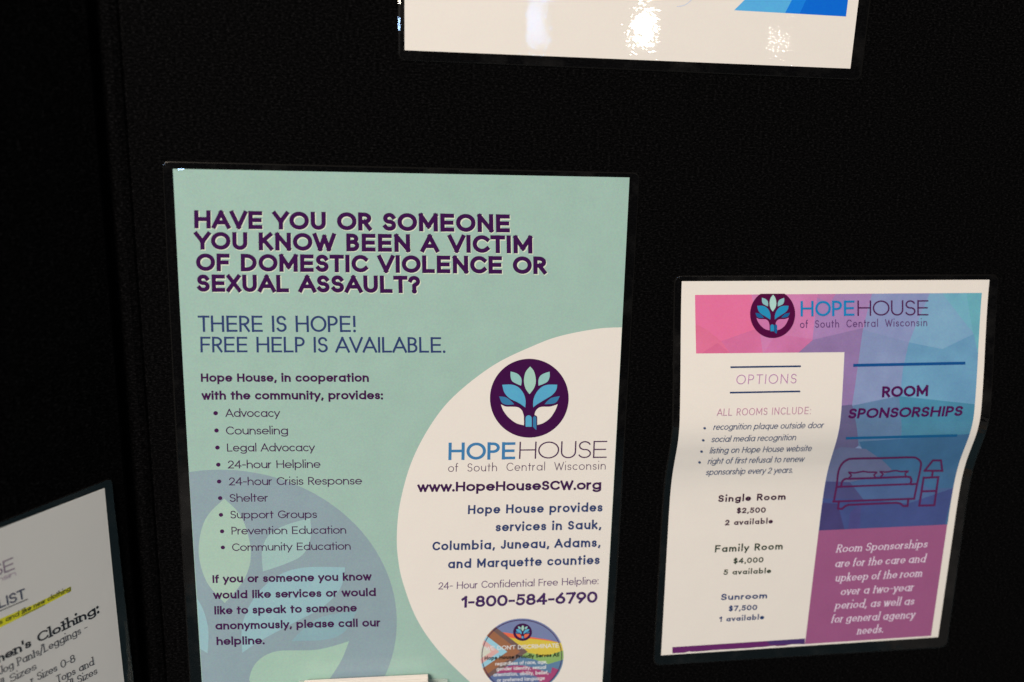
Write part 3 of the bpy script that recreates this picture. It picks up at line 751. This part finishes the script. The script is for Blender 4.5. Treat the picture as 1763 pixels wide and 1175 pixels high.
def f_color(D):
    A0, A1 = (1194.8, 507.1), (1686.9, 503.6)
    notch = lambda y: np.interp(y, [601, 1108], [1445.2, 1384.6])
    right = lambda y: np.interp(y, [503.6, 1093.5], [1686.9, 1601.2])
    band = [(1194.8, 507.1), (1686.9, 503.6), (right(600), 600), (1192.3, 604.5)]
    col = [(1445.2, 600.9), (right(599.5), 599.5), (right(901.7), 901.7), (notch(912), 912.0)]
    def put(pts, n, c):
        pc = np.clip(np.mean(pts, axis=0), (1195, 505), (1685, 905)); g_f = field(*pc)
        c = np.array(c) * .45 + g_f * .55; c = tuple(c * .9 + c.mean() * .1)
        print_mat(n, ink(c, FREF), mottle=.22)
        for rg in (band, col):
            D.cut(pts, rg, IF(n, c))
    D.poly(band, IF('fl_rose', (220, 108, 146))); D.poly(col, IF('fl_lavender', (128, 142, 176)))
    put([(1180, 548), (1214, 566), (1262, 606), (1180, 610)], 'fl_coral', (222, 98, 128))
    put([(1198, 606), (1230, 587), (1252, 606)], 'fl_red', (206, 82, 118))
    put([(1236, 584), (1302, 562), (1306, 606), (1252, 606)], 'fl_magenta', (206, 96, 144))
    put([(1290, 500), (1412, 500), (1392, 582), (1306, 606), (1302, 562)], 'fl_orchid', (204, 120, 166))
    put([(1306, 606), (1330, 572), (1392, 581), (1362, 606)], 'fl_orchid_deep', (206, 102, 150))
    put([(1408, 500), (1440, 500), (1426, 520), (1404, 512)], 'fl_pink', (206, 104, 148))
    put([(1404, 512), (1426, 520), (1440, 500), (1504, 500), (1478, 565), (1392, 582)], 'fl_mauve', (166, 118, 168))
    put([(1360, 608), (1392, 582), (1480, 562), (1452, 692), (1430, 700), (1430, 608)], 'fl_purple', (126, 108, 152))
    put([(1500, 500), (1604, 500), (1556, 586), (1479, 565)], 'fl_lilac', (140, 138, 178))
    put([(1479, 565), (1556, 586), (1530, 672), (1452, 690)], 'fl_periwinkle', (130, 150, 184))
    put([(1600, 500), (1700, 500), (1700, 578), (1612, 597), (1556, 586)], 'fl_sky', (130, 162, 192))
    put([(1616, 500), (1700, 500), (1700, 560), (1668, 572)], 'fl_aqua', (118, 178, 190))
    put([(1660, 500), (1700, 500), (1700, 720), (1684, 700), (1667, 572)], 'fl_sea', (100, 170, 174))
    put([(1556, 586), (1612, 597), (1668, 572), (1684, 700), (1532, 690), (1542, 630)], 'fl_cerulean', (92, 150, 182))
    put([(1452, 690), (1532, 674), (1540, 790), (1466, 760)], 'fl_steel', (88, 130, 162))
    put([(1532, 674), (1684, 690), (1700, 800), (1540, 790)], 'fl_lake', (66, 132, 160))
    put([(1430, 690), (1452, 688), (1466, 760), (1420, 800)], 'fl_plum_grey', (92, 80, 116))
    put([(1466, 752), (1700, 735), (1700, 920), (1480, 920), (1500, 820)], 'fl_blue', (58, 112, 146))
    put([(1400, 785), (1436, 762), (1480, 766), (1512, 788), (1530, 805), (1500, 832), (1400, 840)], 'fl_grey_lilac', (122, 124, 150))
    put([(1400, 826), (1460, 828), (1484, 858), (1440, 866), (1400, 860)], 'fl_dusk', (78, 76, 122))
    put([(1460, 828), (1535, 810), (1600, 840), (1640, 838), (1560, 866), (1484, 858)], 'fl_slate_blue', (86, 108, 152))
    put([(1390, 856), (1484, 858), (1560, 866), (1640, 838), (1632, 870), (1620, 925), (1390, 925)], 'fl_indigo', (68, 72, 132))
    put([(1390, 862), (1440, 866), (1456, 925), (1390, 925)], 'fl_deep_violet', (66, 52, 106))
    put([(1456, 925), (1462, 880), (1480, 866), (1478, 925)], 'fl_violet', (84, 70, 138))
sub('faceted_background', f_color, paperF, FLAT, PZ + 5e-5)
def f_pink(D):
    right = lambda y: np.interp(y, [503.6, 1093.5], [1686.9, 1601.2])
    notch = lambda y: np.interp(y, [601, 1108], [1445.2, 1384.6])
    D.poly([(notch(912), 912), (right(901.7), 901.7), (1601.2, 1093.5), (1384.4, 1107.7)], IF('fl_berry', (150, 82, 120)))
sub('pink_panel', f_pink, paperF, FLAT, PZ + 5e-5)
def f_bar(D):
    pts = [(1156.5, 1112.8), (1384.4, 1098.0), (1384.3, 1107.6), (1366, 1108.2)]
    x = 1366; j = []
    while x > 1180:
        x -= random.uniform(1.6, 3.0); j.append((x, 1108.4 + (1366 - x) * .066 + random.uniform(-.9, 1.0)))
    D.poly(clip(pts[:3] + j + [(1178, 1122.4), (1156.5, 1123.4)], [(1150, 1090), (1400, 1090), (1400, 1130), (1150, 1130)]), IF('fl_bar', (98, 34, 92)))
    D.poly([(1318, 1102.6), (1384.4, 1098.1), (1384.3, 1107.2), (1325, 1108.6)], IF('fl_bar_blue', (70, 44, 96)))
sub('purple_bar', f_bar, paperF, FLAT, PZ + 5e-5)
# lettering is measured where it is seen on the swollen sheet
W2 = WAVE; LF = PZ + 6e-4
FP = dict(LP); FP['gap'] = IF('fl_gap', (196, 112, 158)); FP['disc'] = IF('fl_plum', (78, 12, 56))
FP['leaf_pale'] = IF('fl_leaf_pale', (168, 200, 188)); FP['leaf_green'] = IF('fl_leaf_green', (134, 178, 178))
FP['leaf_blue'] = IF('fl_leaf_blue', (40, 134, 172)); FP['leaf_dark'] = IF('fl_leaf_deep', (24, 92, 140)); FP['door'] = FP['leaf_blue']; FP['rim'] = FP['leaf_dark']
sub('tree_logo', lambda D: logo(D, 1330.2, 541, 38.7, 41.2, FP, [(1200, 506.9), (1500, 505.0), (1500, 700), (1200, 700)]), paperF, W2, LF)
def f_fw(D):
    b = IF('fl_word_blue', (26, 122, 172)); p = IF('fl_word_plum', (76, 26, 72))
    write(D, "HOPE", (1378.4, 545.2), (1471.2, 544), 26.5, .125, b, lean=0)
    write(D, "HOUSE", (1476.3, 544), (1598.4, 543.4), 26.3, .075, p, lean=0)
    write(D, "of South Central Wisconsin", (1377.3, 564.9), (1596.4, 561.8), 13, .085, IF('fl_word_dim', (92, 58, 104)), xh=.68, space=.72, tr=.15, lean=0)
sub('wordmark', f_fw, paperF, W2, LF)
def f_opt(D):
    k = IF('fl_navy', (28, 52, 92)); v = IF('fl_thin_violet', (178, 122, 162))
    D.band([(1257.6, 632.5), (1378.8, 630.8)], 2.6, k, sq=False); D.band([(1256.7, 676.3), (1377.7, 674.1)], 2.6, k, sq=False)
    write(D, "OPTIONS", (1267.1, 661.9), (1371, 660.2), 16.4, .065, v, tr=.24)
sub('options_heading', f_opt, paperF, W2, LF)
def f_inc(D):
    write(D, "ALL ROOMS INCLUDE:", (1233.9, 716.3), (1395.7, 713.1), 12.4, .085, tr=.14, m= IF('fl_rose_grey', (184, 134, 152)), lean=.08)
    c = IF('fl_blue_grey', (58, 72, 104))
    for t, d, a, b in (("recognition plaque outside door", (1213.1, 737.6), (1227.6, 740.6), (1417.1, 737.2)), ("social media recognition", (1210.7, 758.4), (1224.1, 761.7), (1369.5, 758.2)),
                       ("listing on Hope House website", (1207.8, 777.8), (1221.5, 781.1), (1396.7, 777)), ("right of first refusal to renew", (1204.3, 796.4), (1218, 799.5), (1383.8, 795.4)),
                       ("sponsorship every 2 years.", None, (1214.5, 818.4), (1364, 814.4))):
        if d: D.poly(ell(d[0], d[1], 2.3, 2.0, 12), c)
        write(D, t, a, b, 10.2, .09, c, lean=.30, xh=.74)
sub('inclusion_list', f_inc, paperF, W2, LF)
def f_rooms(D):
    a_ = IF('fl_dark_plum', (54, 10, 44)); b_ = IF('fl_dark_green', (38, 52, 36)); c_ = IF('fl_dark_blue', (22, 50, 98))
    for t, a, b, c, wt, m in (("Single Room", (1236, 864.8), (1352.2, 860.7), 12, .185, a_), ("$2,500", (1268, 884.2), (1318, 883), 9.4, .185, a_), ("2 available", (1248, 905), (1330.3, 901.6), 9.6, .185, a_),
                              ("Family Room", (1230.6, 951.5), (1347.2, 946.2), 12.4, .165, b_), ("$4,000", (1262.3, 970.9), (1314, 968.7), 9.4, .175, b_), ("5 available", (1245.4, 990.4), (1327.3, 987.2), 9.4, .175, b_),
                              ("Sunroom", (1240.8, 1034), (1320.4, 1030.6), 11, .185, c_), ("$7,500", (1254.3, 1052.8), (1303.2, 1050.6), 9.2, .185, c_), ("1 available", (1237.9, 1071.2), (1315.3, 1066.6), 9, .185, c_)):
        write(D, t, a, b, c, wt, m, xh=.66, tr=.17)
sub('room_prices', f_rooms, paperF, W2, LF)
def f_spon(D):
    k = IF('fl_bar_navy', (22, 74, 128)); p = IF('fl_title_plum', (74, 18, 72))
    D.band([(1469, 629.4), (1662.1, 625.5)], 4.9, k, sq=False); D.band([(1456.2, 754.9), (1648.1, 750.2)], 4.2, IF('fl_bar_teal', (18, 84, 128)), sq=False)
    write(D, "ROOM", (1518.3, 684.6), (1597.5, 682.4), 19, .19, p, lean=.05)
    write(D, "SPONSORSHIPS", (1459.2, 721.2), (1656.3, 716.5), 17.6, .19, p, lean=.20)
sub('sponsorship_title', f_spon, paperF, W2, LF)
def f_bed(D):
    Z = lambda pts: [(1400 + x / 4.897, 690 + y / 4.897) for x, y in pts]
    k = IF('fl_bed_line', (84, 22, 70)); w_ = 3.4
    D.band(smooth(Z([(175, 850), (198, 720), (213, 600), (243, 535), (288, 500), (345, 490), (600, 485), (830, 479), (882, 492), (908, 522), (906, 570), (880, 690), (852, 828)]), 5), w_, k)
    for a in (([(170, 852), (852, 828)]), ([(198, 728), (232, 727)]), ([(830, 706), (876, 703)])): D.band(Z(a), w_, k)
    D.band(Z([(232, 727), (830, 704)]), w_ * .9, k)
    D.band(smooth(Z([(238, 722), (242, 690), (268, 662), (330, 659), (560, 652), (790, 643), (822, 655), (828, 672), (820, 702)]), 4), w_, k)
    D.band(smooth(Z([(305, 650), (322, 630), (302, 606), (352, 610), (420, 598), (470, 604), (535, 605), (514, 626), (524, 645)]), 4), 2.6, k)
    D.band(smooth(Z([(572, 642), (588, 620), (566, 600), (620, 603), (690, 591), (740, 599), (800, 596), (776, 616), (784, 638)]), 4), 2.6, k)
    D.band(Z([(216, 858), (210, 912), (244, 914), (268, 892), (296, 880), (700, 862), (735, 868), (762, 890), (796, 889), (802, 834)]), w_, k)
    D.band(Z([(940, 592), (1010, 505), (1078, 505), (1089, 592), (940, 592)]), w_, k); D.band(Z([(1010, 594), (1002, 645)]), w_, k)
    D.band(Z([(932, 652), (1056, 645), (1022, 883), (895, 886), (932, 650)]), w_, k); D.band(Z([(915, 766), (1038, 762)]), w_, k)
sub('bed_drawing', f_bed, paperF, W2, LF)
def f_ser(D):
    c = IF('fl_pale_pink', (216, 192, 204))
    for t, a, b in (("Room Sponsorships", (1439.3, 951.9), (1595.7, 943.1)), ("are for the care and", (1437, 977.3), (1592.4, 968.5)), ("upkeep of the room", (1437.5, 1002), (1586.2, 993.3)),
                    ("over a two-year", (1446.4, 1025.4), (1572, 1017.6)), ("period, as well as", (1437, 1049.3), (1573, 1041.5)), ("for general agency", (1430, 1073), (1574.3, 1064.7)), ("needs.", (1475, 1092.9), (1520, 1089.5))):
        write(D, t, a, b, 14.2, .12, c, lean=.28, xh=.66, contrast=.5, serif=True, space=.24, tr=.09)
sub('sponsorship_note', f_ser, paperF, W2, LF)

# ================================================================== the clothing list on the wing
S3 = WING
lst = thing('clothing_list', 'white laminated list with yellow highlighted line, on the angled left wing', 'notice', tuple(S3.at(60, 1000)))
def bend(s, t): return np.array([-2.4 * math.sin(math.pi * t) * s, 0])
QL = [(-190, 983.5), (180.0, 840.5), (244.0, 1430), (-185, 1800)]
LW = print_mat('print_white_list', (.90, .91, .93))
make_paper(lst, S3, QL, LW, bend, n=(4, 30))
paperL = [o for o in lst.children if o.name.startswith('paper')][0]
make_film(lst, S3, [(-206, 979.5), (193, 821.5), (265, 1442), (-206, 1830)], QL, 9, bend)
LREF = (160, 150, 142)
def IL(n, c): return I(n, c, LREF)
K3 = IL('list_black', (30, 27, 30)); G3 = IL('list_grey_black', (54, 50, 54))
UPL = -.16
def f_ll(D):
    v = IL('list_violet', (98, 74, 92))
    write(D, "HOUSE", (-88, 1027), (25.6, 980), 20.5, .085, v, lean=UPL)
    write(D, "Wisconsin", (-60, 1026), (27.5, 990.6), 8.6, .10, IL('list_violet_dim', (128, 104, 118)), lean=UPL)
    write(D, "LIST", (-1.5, 1048.6), (45, 1029.6), 16.8, .14, IL('list_navy', (40, 42, 60)), lean=UPL)
    D.band([(-30, 1065), (47.8, 1031.8)], 1.3, K3, sq=False)
sub('list_title', f_ll, paperL, S3, PZ + 9e-5)
def f_hl(D): D.poly([(-160, 1134), (0, 1066), (62.6, 1039), (121.8, 1010.0), (122.8, 1018), (62.6, 1050), (0, 1081), (-160, 1154)], IL('list_highlighter', (196, 178, 22)))
sub('highlighter_stripe', f_hl, paperL, S3)
def f_l3(D):
    k = IL('list_on_yellow', (48, 44, 22))
    write(D, "items and", (-27, 1088.4), (32.8, 1060.2), 8.8, .14, k, lean=.0, xh=.68)
    write(D, "like new clothing", (37.6, 1058), (121.4, 1016.6), 8.8, .14, k, lean=.0, xh=.68)
    D.band([(37.4, 1060.8), (77.4, 1041.2)], 1.0, k, sq=False)
sub('highlighted_text', f_l3, paperL, S3, PZ + 9e-5)
def f_l4(D):
    write(D, "Women's Clothing:", (-54, 1168), (171, 1055.4), 17.2, .19, K3, lean=UPL, xh=.66, contrast=.55, serif=1.5)
sub('clothing_heading', f_l4, paperL, S3, PZ + 9e-5)
def f_l5(D):
    q = dict(lean=UPL, xh=.64, contrast=.6, serif=1.4)
    write(D, "Jog Pants/Leggings -", (-1, 1163), (151.4, 1085.6), 13.6, .11, G3, **q)
    write(D, "All Sizes", (-14, 1192.5), (63.4, 1152.3), 13.4, .11, G3, **q)
    write(D, "r Sizes 0-8", (54, 1178), (130, 1139.4), 13.4, .11, G3, **q)
    write(D, "Tops and", (98, 1177.4), (162, 1144.8), 13.2, .11, G3, **q)
    write(D, "All Sizes", (110, 1190), (168, 1160.2), 13.0, .11, G3, **q)
sub('clothing_lines', f_l5, paperL, S3, PZ + 9e-5)

# ================================================================== brochures in their clear holder at the foot of the poster
W = lambda px, py, y: (lambda r: CAM + r * ((y + DIST) / r[1]))(ray(px, py))     # point seen at px,py on the plane y
y_b = -0.0052
pL, pR = W(523.5, 1171.5, y_b), W(736.0, 1161.0, y_b)
hold = thing('brochure_holder', 'clear plastic brochure holder in front of the green poster', 'holder', tuple(pL + np.array([0, 0, -.2])))
bro = thing('brochure_stack', 'stack of white folded brochures standing in the clear holder in front of the green poster', 'brochures', tuple(pL + np.array([0, 0, -.2])))
card = plain('brochure_paper', (.86, .83, .82), .6, .3)
def box(name, parent, x0, x1, y0, y1, z0a, z1a, z1b, mat, bev=.0):
    bm = bmesh.new()
    vs = [bm.verts.new(p) for p in ((x0, y0, z0a), (x1, y0, z0a), (x1, y1, z0a), (x0, y1, z0a), (x0, y0, z1a), (x1, y0, z1b), (x1, y1, z1b), (x0, y1, z1a))]
    for f in ((0, 1, 5, 4), (1, 2, 6, 5), (2, 3, 7, 6), (3, 0, 4, 7), (3, 2, 1, 0), (4, 5, 6, 7)): bm.faces.new([vs[i] for i in f])
    bmesh.ops.recalc_face_normals(bm, faces=bm.faces[:])
    if bev: bmesh.ops.bevel(bm, geom=bm.edges[:], offset=bev, segments=2, affect='EDGES')
    me = bpy.data.meshes.new(name); bm.to_mesh(me); bm.free(); me.materials.append(mat); return link(name, me, parent)
tilt = (pR[2] - pL[2])
for k in range(11):
    y1 = y_b - k * .00135; dz = random.uniform(-.0003, .0003); dx = random.uniform(-.0003, .0003)
    box('brochure', bro, pL[0] + dx, pR[0] + dx, y1 - .00115, y1, pL[2] - .19, pL[2] + dz, pR[2] + dz, card, .0003)
acr = bpy.data.materials.new('clear_acrylic'); acr.use_nodes = True; nt = acr.node_tree; b = nt.nodes['Principled BSDF']
b.inputs['Base Color'].default_value = (.85, .9, .88, 1); b.inputs['Roughness'].default_value = .05; b.inputs['Alpha'].default_value = .22
hL = W(514, 1174.6, y_b); hR = W(771, 1171.8, y_b)
yb0, yf0 = y_b + .0024, y_b - .019
box('back_wall', hold, hL[0], hR[0], yb0 - .0018, yb0, hL[2] - .2, hL[2] + .0, hR[2] + .0, acr, .0004)
box('side_wall', hold, hL[0], hL[0] + .0018, yf0, yb0 - .002, hL[2] - .2, hL[2] - .001, hL[2] - .001, acr, .0004)
box('side_wall', hold, hR[0] - .0018, hR[0], yf0, yb0 - .002, hL[2] - .2, hR[2] - .001, hR[2] - .001, acr, .0004)
box('front_wall', hold, hL[0], hR[0], yf0 - .002, yf0 - .0002, hL[2] - .2, hL[2] - .05, hL[2] - .05, acr, .0004)
box('base', hold, hL[0] + .002, hR[0] - .002, yf0, yb0 - .002, hL[2] - .2, hL[2] - .197, hL[2] - .197, acr, .0004)
